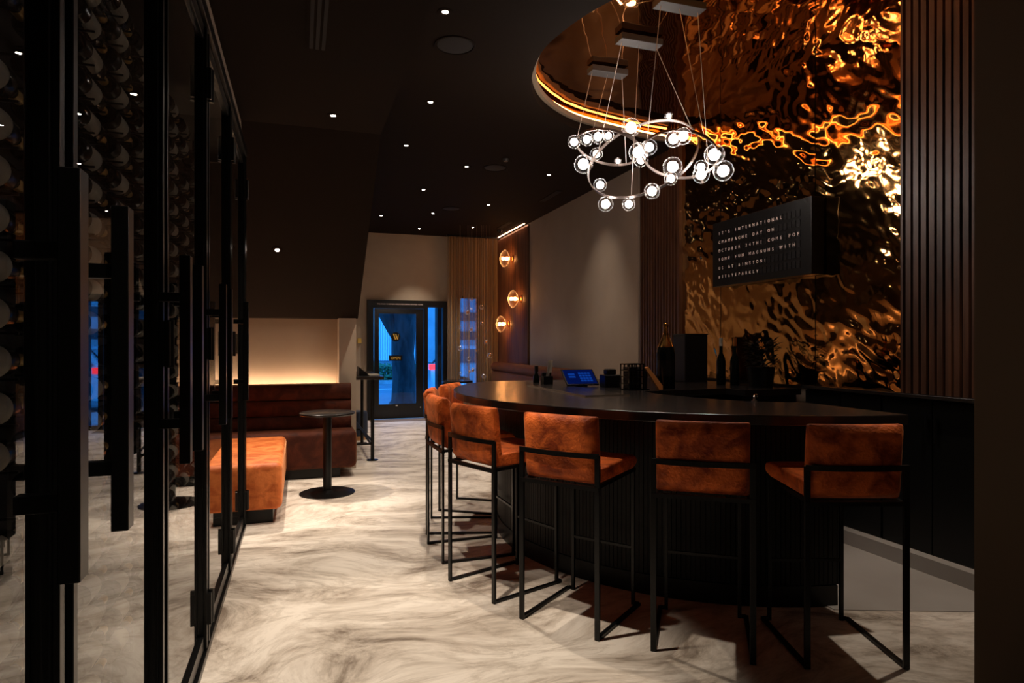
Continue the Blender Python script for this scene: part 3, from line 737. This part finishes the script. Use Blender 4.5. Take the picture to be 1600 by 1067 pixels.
# ------------------------------------------------------------------ sofa nook
def cushion(x0, x1, y0, y1, z0, z1, name, mat, parent, bev=.05, puff=.0):
    mb = MB(); nx = max(2, int((x1-x0)/.12)); ny = max(2, int((y1-y0)/.12)); nz = 3
    bm = bmesh.new(); bmesh.ops.create_cube(bm, size=1)
    for v in bm.verts: v.co = Vector(((x0+x1)/2+v.co.x*(x1-x0), (y0+y1)/2+v.co.y*(y1-y0), (z0+z1)/2+v.co.z*(z1-z0)))
    bmesh.ops.bevel(bm, geom=list(bm.edges), offset=bev, segments=5, profile=.5, affect='EDGES')
    for f_ in bm.faces: f_.smooth = True
    me = bpy.data.meshes.new(name); bm.to_mesh(me); bm.free(); me.materials.append(mat)
    o = bpy.data.objects.new(name, me); COL.objects.link(o); o.parent = parent; return o
sofa = thing('channel_back_sofa', 'long dark rust velvet sofa with horizontally channelled back in the nook', 'sofa', (-.7, 7.25, 0))
def sx(x): return x+.7
MB().box(-1.55, 1.10, -.18, .22, 0, .12).build('plinth', M_black, sofa)
cushion(-1.6, 1.27, -.25, .24, .10, .50, 'seat', M_velvet_dark, sofa, .06)
prof = [(.06, .44)]
for i in range(3):
    zb = .47+i*.170
    for k in range(9):
        a = PI*k/8; prof.append((.07-.065*math.sin(a)**.6, zb+.170*(.5-.5*math.cos(a))))
prof += [(.20, .98), (.24, .95), (.24, .44)]
MB().extrude(prof, -1.6, 1.23).build('backrest', M_velvet_dark, sofa, smooth=35)
bench = thing('velvet_bench', 'brightly lit rust orange velvet bench beside the wine cabinet', 'bench', (-.51, 6.18, 0))
MB().box(-.30, .30, -.74, .78, 0, .115).build('plinth', M_black, bench)
cushion(-.36, .37, -.808, .80, .11, .475, 'seat', M_velvet_bench, bench, .05)
lt = thing('cafe_table', 'round black pedestal cafe table in front of the sofa', 'table', (.24, 6.34, 0))
MB().lathe([(0, 0), (.255, 0), (.257, .006), (.24, .012), (.06, .018), (.045, .03), (0, .03)], 48).build('table_base', M_black, lt, smooth=40)
MB().lathe([(0, .02), (.040, .02), (.040, .745), (0, .745)], 24).build('pedestal', M_black, lt, smooth=40)
MB().lathe([(0, .745), (.248, .745), (.255, .752), (.255, .765), (.248, .770), (0, .770)], 48).build('tabletop', M_top, lt, smooth=40)
tag(MB().box(-2.3, .40, 7.70, 7.72, .932, .940).build('led_strip', M_ledhid), 'hidden warm LED strip behind the sofa back', 'light strip')
MB2 = MB().box(-2.3, .40, 7.52, 7.79, .90, .92).build('sofa_back_shelf', M_plaster_far); tag(MB2, 'narrow beige shelf behind the sofa back', 'shelf')

# high table beyond the pier
ht = thing('high_table', 'black high table against the side wall near the street door', 'table', (.80, 8.55, 0))
MB().box(-.17, .16, -.68, .90, .985, 1.025).build('tabletop', M_top, ht, bevel=.003)
for yy in (-.60, .80):
    MB().lathe([(0, 0), (.07, 0), (.07, .008), (.0, .012)], 24, Matrix.Translation((.03, yy, 0))).tube([(.03, yy, .01), (.03, yy, .985)], .022, 12).build('leg', M_black, ht, smooth=40)
MB().bar((.03, -.60, .20), (-.17, -.60, .20), .02).bar((.03, .80, .20), (-.17, .80, .20), .02).bar((.03, -.6, .17), (.03, .80, .17), .02).build('stretcher', M_black, ht)
MB().bar((.02, -.60, .24), (-.17, -.55, .47), .022).build('brace', M_navy, ht)  # blue reflected from the door is put into the brace's colour
bk = thing('open_menu_book', 'open black menu book lying tilted on the high table', 'menu book', (.80, 8.2, 1.0255))
MB().add([(-.12, -.15, 0), (.0, -.15, 0), (0, .15, 0), (-.12, .15, 0), (-.12, -.15, .11), (0, -.15, .006), (0, .15, .006), (-.12, .15, .11)], [(0, 1, 5, 4), (1, 2, 6, 5), (2, 3, 7, 6), (3, 0, 4, 7), (4, 5, 6, 7), (3, 2, 1, 0)]).build('cover', M_black, bk)
MB().box(0, .13, -.15, .15, 0, .012).build('page_block', M_paper, bk)
hs = thing('low_stool', 'small navy stool with pale wooden base beside the high table', 'stool', (.80, 9.75, 0))
MB().lathe([(0, 0), (.13, 0), (.13, .06), (0, .06)], 24).build('stool_base', M_palewood, hs, smooth=40)
MB().lathe([(0, .06), (.14, .06), (.15, .10), (.15, .38), (.13, .42), (0, .425)], 24).build('seat', M_navy, hs, smooth=40)
tag(MB().box(1.00, 1.07, 12.17, 12.2, 1.43, 1.52).build('wall_plate', M_yellow, bevel=.003), 'small yellow plate on the end wall left of the door', 'plate')
MB3 = MB().box(.61, .75, 12.02, 12.18, 2.0, 2.0+.02)

# ------------------------------------------------------------------ street door, side light, window
fr = MB()
for x0, x1, z0, z1 in ((1.17, 1.29, 0, 2.24), (2.24, 2.31, 0, 2.24), (2.60, 2.68, 0, 2.24), (1.29, 2.24, 2.09, 2.24), (2.31, 2.60, 2.12, 2.24), (2.31, 2.60, 0, .07)):
    fr.box(x0, x1, 12.12, 12.26, z0, z1)
dframe = struct(fr.build('door_frame', M_black), 'wide black frame of the street door', 'door frame')
dr = thing('door_1', 'black framed glass street door with round W emblem', 'door', (1.30, 12.18, 0)); dr['kind'] = 'structure'
lf = MB(); X0, X1 = 0.0, .93
for x0, x1, z0, z1 in ((.002, .09, .01, 2.085), (.785, .93, .01, 2.085), (.09, .785, .01, .285), (.09, .785, 1.985, 2.085)):
    lf.box(x0, x1, -.025, .025, z0, z1)
leaf = lf.build('door_leaf', M_satin, dr)
MB().box(.088, .787, -.004, .004, .283, 1.987).build('glass_pane', M_doorpane, leaf)
MB().bar((.80, -.06, .9), (.80, -.06, 1.25), .018).bar((.80, -.06, .93), (.80, -.02, .93), .012).bar((.80, -.06, 1.22), (.80, -.02, 1.22), .012).build('door_handle', M_satin, leaf)
MB().box(0.05, .45, -.05, -.026, 2.01, 2.06).build('door_closer', M_satin, leaf)
MB().box(.40, .44, -.029, -.0255, .245, .262).box(.86, .88, -.029, -.0255, .20, .215).build('door_stop', M_chrome, leaf)
sg = MB().lathe([(0, 0), (.088, 0), (.088, .004), (0, .004)], 32, Matrix.Translation((.40, -.010, 1.55)) @ Matrix.Rotation(PI/2, 4, 'X'))
em = sg.build('round_emblem', M_black, leaf)
Rx = Matrix.Rotation(PI/2, 4, 'X')
# two slanted bars with serifs, read as a W
wm = MB()
def stroke(x0, z0, x1, z1, w): wm.add([(x0-w, -.0165, z0), (x0+w, -.0165, z0), (x1+w, -.0165, z1), (x1-w, -.0165, z1), (x0-w, -.015, z0), (x0+w, -.015, z0), (x1+w, -.015, z1), (x1-w, -.015, z1)], [(0, 1, 2, 3), (7, 6, 5, 4), (0, 4, 5, 1), (1, 5, 6, 2), (2, 6, 7, 3), (3, 7, 4, 0)])
stroke(.362, 1.60, .398, 1.50, .010); stroke(.402, 1.60, .438, 1.50, .010); stroke(.355, 1.601, .375, 1.601, .004)
wm.add([(.348, -.0165, 1.598), (.378, -.0165, 1.598), (.378, -.0165, 1.604), (.348, -.0165, 1.604)], [(0, 1, 2, 3)])
stroke(.400, 1.50, .418, 1.555, .003); stroke(.440, 1.50, .456, 1.60, .003)
wm.build('emblem_letter', M_goldink, em)
op = MB().box(.275, .525, -.012, -.004, 1.10, 1.20).build('open_sign', M_black, leaf)
text_mesh('open_lettering', 'OPEN', .07, M_goldink, Matrix.Translation((.40, -.0135, 1.127)) @ Rx, op, .0008)
text_mesh('door_notice', 'THIS DOOR TO REMAIN UNLOCKED DURING BUSINESS HOURS', .030, M_white, Matrix.Translation((1.78, 12.118, 2.155)) @ Rx, dframe, .0006)
struct(MB().box(2.308, 2.602, 12.19, 12.20, .068, 2.122).build('window_1', M_doorpane), 'narrow glass side light right of the street door', 'window')
w2 = thing('window_2', 'street window behind the thread curtain', 'window', (3.14, 12.26, .32)); w2['kind'] = 'structure'
MB().box(-.22, .22, -.03, .03, 0, .05).box(-.22, .22, -.03, .03, 1.99, 2.04).box(-.22, -.17, -.03, .03, .05, 1.99).box(.17, .22, -.03, .03, .05, 1.99).build('window_frame', M_black, w2)
MB().box(-.172, .172, -.004, .004, .048, 1.992).build('glass_pane', M_doorpane, w2)
tag(MB().box(1.20, 2.30, 11.75, 12.1, .0, .006).build('threshold_strip', M_cove), 'pale threshold strip on the floor inside the street door', 'threshold')

struct(MB().box(2.56, 2.72, 12.45, 12.7, 0, 3.4).build('trim_reflection_proxy', M_bark), 'dark pillar added outside for the curtain reflection in the side light', 'proxy')  # added post, stands in for the curtain's reflection in the side glass
# thread curtain
ct = thing('thread_curtain', 'sheer beige curtain hanging from ceiling to floor beside the street door', 'curtain', (3.16, 11.98, 0))
vs = []; fs = []; n = 260; xa, xb = -.50, .50
for i in range(n+1):
    x = xa+(xb-xa)*i/n; y = .035*math.sin(i*.52+math.sin(i*.11)*1.5)+.015*math.sin(i*.21)
    vs += [(x, y, .03), (x+.006*math.sin(i), y*1.1, 1.6), (x, y*.8, 3.47)]
for i in range(n):
    for k in range(2): fs.append((3*i+k, 3*i+3+k, 3*i+4+k, 3*i+1+k))
MB().add(vs, fs).build('curtain_drape', M_curtain, ct, smooth=180)
MB().box(-.52, .52, -.03, .03, 3.47, 3.498).build('curtain_track', M_black, ct)

# hanging glass bubbles by the curtain
bub = [(2.84, 10.86, 2.2), (3.0, 10.8, 2.06), (2.77, 10.88, 1.97), (2.64, 10.92, 1.71), (2.83, 10.86, 1.67), (3.01, 10.8, 1.78), (3.08, 10.78, 1.45), (2.65, 10.92, 1.34), (2.92, 10.83, 1.3), (2.79, 10.87, 1.16), (2.79, 10.80, 0.94), (3.04, 10.79, 0.85), (3.14, 10.76, 1.21), (2.67, 10.99, 0.9), (2.86, 10.85, 0.96)]
bub_desc = ['highest', 'second highest', 'third highest', 'leftmost', 'centre', 'fourth highest', 'right side', 'left middle', 'middle', 'small low', 'bottom', 'bottom right', 'far right', 'bottom left', 'low centre']
for i, (x, y, z) in enumerate(bub):
    t_ = thing('glass_bubble', bub_desc[i]+' of the clear glass bubbles hanging in front of the curtain', 'hanging ornament', (x, y, z), group='glass bubbles hanging by the curtain')
    r_ = (.030, .038, .045, .026, .040)[i % 5]
    g_ = MB().sphere((0, 0, 0), r_, 18, 12).build('bubble', M_bubble, t_, smooth=180)
    if i % 2 == 0: MB().sphere((0, 0, -r_*.15), r_*.5, 12, 8).build('copper_core', M_copper, g_, smooth=180)
    MB().tube([(0, 0, r_), (0, 0, 3.49-z)], .0006, 4).build('thread', M_cable, t_)

# reeded wood panel with sconces and light strips, right wall beyond the bar
pn = thing('reeded_wood_panel', 'dark reeded walnut wall panel lit from above, behind the sconces', 'wall panel', (3.738, 11.28, .95))
mb = MB().box(-.02, 0, -.90, .90, 0, 2.53)
for i in range(45): mb.tube([(-.02, -.88+i*.04, 0), (-.02, -.88+i*.04, 2.50)], .014, 8)
mb.build('reeding', M_woodpanel, pn, smooth=40)
tag(MB().box(3.655, 3.665, 10.40, 12.1, 3.485, 3.497).build('led_strip', M_ledwall), 'warm LED strip along the ceiling above the reeded panel', 'light strip')
tag(MB().box(3.68, 3.69, 10.40, 12.1, .95, .96).build('led_strip', M_ledwall), 'warm LED strip along the bottom of the reeded panel', 'light strip')
for i, (y, z, lb) in enumerate(((11.17, 2.98, 'highest'), (10.69, 2.21, 'middle, nearest'), (11.40, 1.79, 'lowest'))):
    t_ = thing('glass_sconce', lb+' of the three amber glass sconces on the reeded panel', 'wall light', (3.702, y, z), group='glass sconces on the reeded panel')
    Mx = Matrix.Rotation(-PI/2, 4, 'Y')
    MB().lathe([(0, 0), (.055, 0), (.055, .02), (.02, .03), (.02, .07), (0, .07)], 24, Mx).build('wall_plate', M_copper, t_, smooth=40)
    g_ = MB().lathe([(.025, .06), (.05, .075), (.10, .10), (.145, .135), (.158, .16), (.148, .185), (.10, .22), (.05, .24), (.001, .246)], 32, Mx).build('glass_shade', M_amber, t_, smooth=60)
    MB().sphere((-.115, 0, 0), .030, 16, 10, (1.3, 1, 1)).build('bulb', M_filament, g_, smooth=180)
    MB().lathe([(.010, .165), (.026, .167), (.026, .205), (.010, .207)], 24, Mx).build('filament_ring', M_filament, g_, smooth=60)
# right hand banquette
bq = thing('banquette', 'rust velvet banquette with rolled back against the right wall', 'banquette', (3.41, 9.98, 0))
MB().box(-.28, .28, -1.9, 1.9, 0, .12).build('plinth', M_black, bq)
cushion(-.33, .28, -1.88, 1.88, .11, .47, 'seat', M_velvet_dark, bq, .05)
cushion(.08, .28, -1.88, 1.88, .46, .90, 'backrest', M_velvet_dark, bq, .04)
MB().tube([(.17, -1.88, .975), (.17, 1.88, .975)], .095, 20).build('back_roll', M_velvet_dark, bq, smooth=60)
bt = thing('bistro_table', 'small round black table by the curtain, seen above the far stool', 'table', (2.66, 11.2, 0))
MB().lathe([(0, 0), (.22, 0), (.22, .01), (.03, .02), (0, .02)], 32).tube([(0, 0, .01), (0, 0, .73)], .03, 12).build('pedestal', M_black, bt, smooth=40)
MB().lathe([(0, .73), (.28, .73), (.28, .76), (0, .76)], 40).build('tabletop', M_top, bt, smooth=40)

# ------------------------------------------------------------------ ceiling fittings
dl = [(.86, 3.94, 3.5, 'largest recessed downlight in the main ceiling, near the top of the view'), (1.06, 5.45, 3.5, 'recessed downlight left of the oval recess'), (1.05, 6.72, 3.5, 'recessed downlight beside the edge of the sloping soffit'),
 (1.85, 7.30, 3.5, 'recessed downlight midway between soffit edge and right wall'), (2.90, 7.34, 3.5, 'recessed downlight closest to the taupe right wall'), (1.57, 8.57, 3.5, 'recessed downlight beyond the soffit edge, in the fourth row'),
 (2.67, 9.21, 3.5, 'recessed downlight left of the ceiling slot vent'), (2.00, 10.08, 3.5, 'recessed downlight in the row before the last, centre'), (1.24, 10.54, 3.5, 'leftmost recessed downlight of the far rows'),
 (2.03, 11.5, 3.5, 'recessed downlight above the street door'), (2.92, 11.07, 3.5, 'recessed downlight in front of the curtain'),
 (.23, 4.97, 3.13, 'recessed downlight in the lower ceiling over the wine wall')]
added_spots = [(.42, 2.75, 3.13, 1.75, 52), (.20, 1.0, 3.13, .5, 60), (1.0, -1.2, 3.5, .6, 60), (3.25, 2.28, 3.5, .8, 52)]  # out-of-view spots with no fitting, added to brighten floor, stools and end wall
def downlight(x, y, z, lab, normal=None):
    t_ = thing('downlight', lab, 'ceiling light', (x, y, z), group='recessed downlights')
    MB().lathe([(.020, -.0015), (.026, -.006), (.048, -.004), (.050, .0), (.020, .0)], 24).build('trim_ring', M_darkceil, t_, smooth=40)
    MB().lathe([(0, -.003), (.019, -.003), (.019, .0), (0, 0)], 20).build('lens', M_down, t_)
    if normal: t_.rotation_euler = normal
    return t_
PW = 150
pw = {0: 1.1, 1: 1.1, 2: .9, 3: .5, 4: .25, 5: .7, 6: .3, 7: .6, 8: .8, 9: .9, 10: .4, 11: .9}
for i, (x, y, z, lab) in enumerate(dl):
    downlight(x, y, z, lab); spot('downlight_or_fill_beam', (x, y, z-.012), PW*pw[i])
for (x, y, z, k, a_) in added_spots:
    spot('downlight_or_fill_beam', (x, y, z-.012), PW*k, math.radians(a_))  # added fill beam, no lamp body in the ceiling
downlight(-.215, 6.55, 2.322, 'recessed downlight in the sloping soffit over the bench', (-.573, 0, 0))
spot('downlight_or_fill_beam', (-.215, 6.50, 2.29), 220, math.radians(70), .7, target=(-.3, 6.2, .4))
for (x, y, lab) in ((1.02, 4.36, 'round ceiling speaker nearest the viewer'), (2.18, 7.25, 'round ceiling speaker in front of the right wall'), (2.20, 9.65, 'round ceiling speaker farthest away')):
    t_ = thing('ceiling_speaker', lab, 'speaker', (x, y, 3.5), group='round ceiling speakers')
    MB().lathe([(0, -.004), (.12, -.004), (.125, -.003), (.128, .0), (0, 0)], 40).build('grille', M_backblack, t_, smooth=40)
    MB().lathe([(.129, -.0005), (.131, -.007), (.142, -.007), (.145, .0), (.129, .0)], 40).build('rim', M_darkceil, t_, smooth=40)
def vent(x, y, z, w, l, lab):
    t_ = thing('slot_vent', lab, 'vent', (x, y, z), group='black slot air vents')
    MB().box(-w/2, w/2, -l/2, l/2, -.006, 0).build('frame', M_darkceil, t_)
    mb = MB()
    for k in (-1, 0, 1): mb.box(k*w*.28-w*.08, k*w*.28+w*.08, -l/2+.03, l/2-.03, -.009, -.0062)
    mb.build('slots', M_backblack, t_)
vent(.09, 3.45, 3.13, .12, .9, 'slot air vent in the lower ceiling at the top left')
vent(3.34, 8.4, 3.5, .10, .7, 'slot air vent nearest along the right wall ceiling')
vent(3.40, 10.7, 3.5, .10, .7, 'slot air vent farther along the right wall ceiling')
t_ = thing('smoke_detector', 'tiny round smoke detector on the main ceiling', 'smoke detector', (2.19, 6.86, 3.5))
MB().lathe([(0, -.03), (.025, -.03), (.035, -.015), (.035, 0), (0, 0)], 20).build('detector_body', M_canopy, t_, smooth=40)
t_ = thing('ceiling_camera', 'small dark dome camera near the ceiling by the curtain', 'camera', (3.45, 11.2, 3.5))
MB().lathe([(0, -.06), (.03, -.05), (.045, -.02), (.05, 0), (0, 0)], 20).build('dome', M_satin, t_, smooth=40)
# wall grazers on the taupe wall
spot('wall_washer_beam', (2.95, 7.34, 3.48), 42, math.radians(64), 1.0, r=.05, target=(3.74, 7.6, 1.75))

# ------------------------------------------------------------------ the street
struct(MB().box(-6, 14, 12.4, 15.4, -.12, -.01).build('ground_pavement', M_walk), 'pavement outside the door', 'pavement')
struct(MB().box(-12, 26, 15.4, 24.5, -.25, -.10).build('ground_road', M_road), 'asphalt road', 'road')
struct(MB().box(-12, 26, 24.5, 27.8, -.25, .02).build('ground_kerb', M_walk), 'far pavement across the road', 'pavement')
tag(MB().box(-6, 20, 21.6, 21.75, -.10, -.09).build('road_line', M_line), 'white line painted on the road', 'road marking')
tr_ = thing('street_tree', 'thick forked tree trunk just outside the street door', 'tree', (2.22, 14.6, 0))
def wob(p, r, n=16):
    return MB().tube(p, r, n)
mb = wob([(.0, 0, -.1), (.02, 0, .15), (0.02, 0, .6), (-.02, 0, 1.2), (.0, 0, 1.8), (.06, 0, 2.5), (.12, 0, 3.6), (.1, 0, 5)], [.42, .30, .27, .26, .28, .25, .20, .14])
mb.tube([(-.06, 0, 1.45), (-.22, 0, 1.75), (-.45, 0, 2.15), (-.8, 0, 2.7), (-1.3, .1, 3.6)], [.14, .16, .15, .13, .10], 12)
mb.tube([(.05, 0, 1.9), (.25, .1, 2.5), (.6, .2, 3.3)], [.14, .12, .09], 12)
mb.build('trunk', M_bark, tr_, smooth=60)
hd = thing('hedge', 'low dark green hedge across the road', 'hedge', (4, 25.2, 0)); mb = MB(); rnd = random.Random(8)
for i in range(5200):
    c = Vector((rnd.uniform(-6, 8), rnd.uniform(-.35, .35), rnd.uniform(0, .62))); a = rnd.random()*6.28; s_ = .13
    d = Vector((math.cos(a), math.sin(a), rnd.uniform(-.3, 1))).normalized()*s_; e_ = d.orthogonal().normalized()*s_*.4
    mb.add([c-d, c+e_, c+d, c-e_], [(0, 1, 2, 3)])
mb.build('foliage', M_leaf, hd)
bd = thing('parking_building', 'pale concrete building with ribbed cladding across the road', 'building', (6, 28, 0))
mb = MB().box(-14, 14, 0, .4, 0, 9); mb.build('wall', M_facade, bd)
for x in (-5.2, -1.0, 2.4, 6.0): MB().box(x, x+.9, -.5, 0, 0, 9).build('column', M_facade, bd)
mb = MB()
for i in range(22): mb.box(-3.45+i*.10, -3.45+i*.10+.05, -.28, -.2, .7, 4.6)
mb.box(-3.5, -1.3, -.2, 0, .7, 4.6); mb.build('ribbed_cladding', M_rib, bd)
for z in (1.6, 2.45, 3.9): MB().box(-14, -3.6, -.02, .0, z, z+.38).box(-.9, 14, -.02, 0, z, z+.38).build('opening', M_facade_d, bd)
def car(lab, x, y, L=4.3, mat=M_carpaint):
    t_ = thing('parked_car', lab, 'car', (x, y, -.10))
    pr = [(0, .35), (0, .85), (.10, 1.0), (.45, 1.42), (.9, 1.50), (2.2, 1.46), (2.9, 1.02), (4.0, .88), (4.3, .65), (4.3, .32), (0.1, .28)]
    n = len(pr); vs = []
    for s_, k in ((-.86, .90), (-.90, 1), (.90, 1), (.86, .90)):
        for (a, z) in pr: vs.append((a*L/4.3, s_*(1-.10*max(0, z-.9)/.6), z))
    fs = []
    for i in range(3):
        for k in range(n): fs.append((i*n+k, i*n+(k+1) % n, (i+1)*n+(k+1) % n, (i+1)*n+k))
    fs.append(tuple(range(n))); fs.append(tuple(3*n+k for k in range(n)))
    MB().add(vs, fs).build('car_body', mat, t_, bevel=.03, seg=2)
    MB().add([(.32, -.885, 1.03), (2.75, -.885, 1.03), (2.1, -.815, 1.38), (.60, -.815, 1.38), (.32, -.86, 1.03), (2.75, -.86, 1.03), (2.1, -.79, 1.38), (.60, -.79, 1.38)], [(0, 1, 2, 3), (7, 6, 5, 4), (0, 4, 5, 1), (1, 5, 6, 2), (2, 6, 7, 3), (3, 7, 4, 0)]).build('side_window', M_carglass, t_)
    MB().add([(.06, -.7, 1.04), (.06, .7, 1.04), (.40, .66, 1.40), (.40, -.66, 1.40), (.08, -.7, 1.03), (.08, .7, 1.03), (.42, .66, 1.38), (.42, -.66, 1.38)], [(0, 1, 2, 3), (7, 6, 5, 4), (0, 4, 5, 1), (1, 5, 6, 2), (2, 6, 7, 3), (3, 7, 4, 0)]).build('rear_window', M_carglass, t_)
    for a in (.80, 3.45):
        w_ = MB().lathe([(0, 0), (.33, 0), (.34, .04), (.34, .20), (0, .20)], 28, Matrix.Translation((a, -.80, .34)) @ Matrix.Rotation(PI/2, 4, 'X') @ Matrix.Translation((0, 0, -.09))).build('wheel', M_tyre, t_, smooth=40)
        MB().lathe([(0, 0), (.19, 0), (.20, .01), (0, .015)], 20, Matrix.Translation((a, -.915, .34)) @ Matrix.Rotation(PI/2, 4, 'X')).build('wheel_hub', M_chrome, w_)
    MB().box(-.02, .32, -.90, -.72, .86, 1.0).build('tail_light', M_tail, t_, bevel=.01)
    return t_
car('silver parked car with lit red tail light, seen through the side light', 3.12, 16.9)
car('silver parked car ahead, seen through the curtained window', 8.2, 17.2, 4.4)
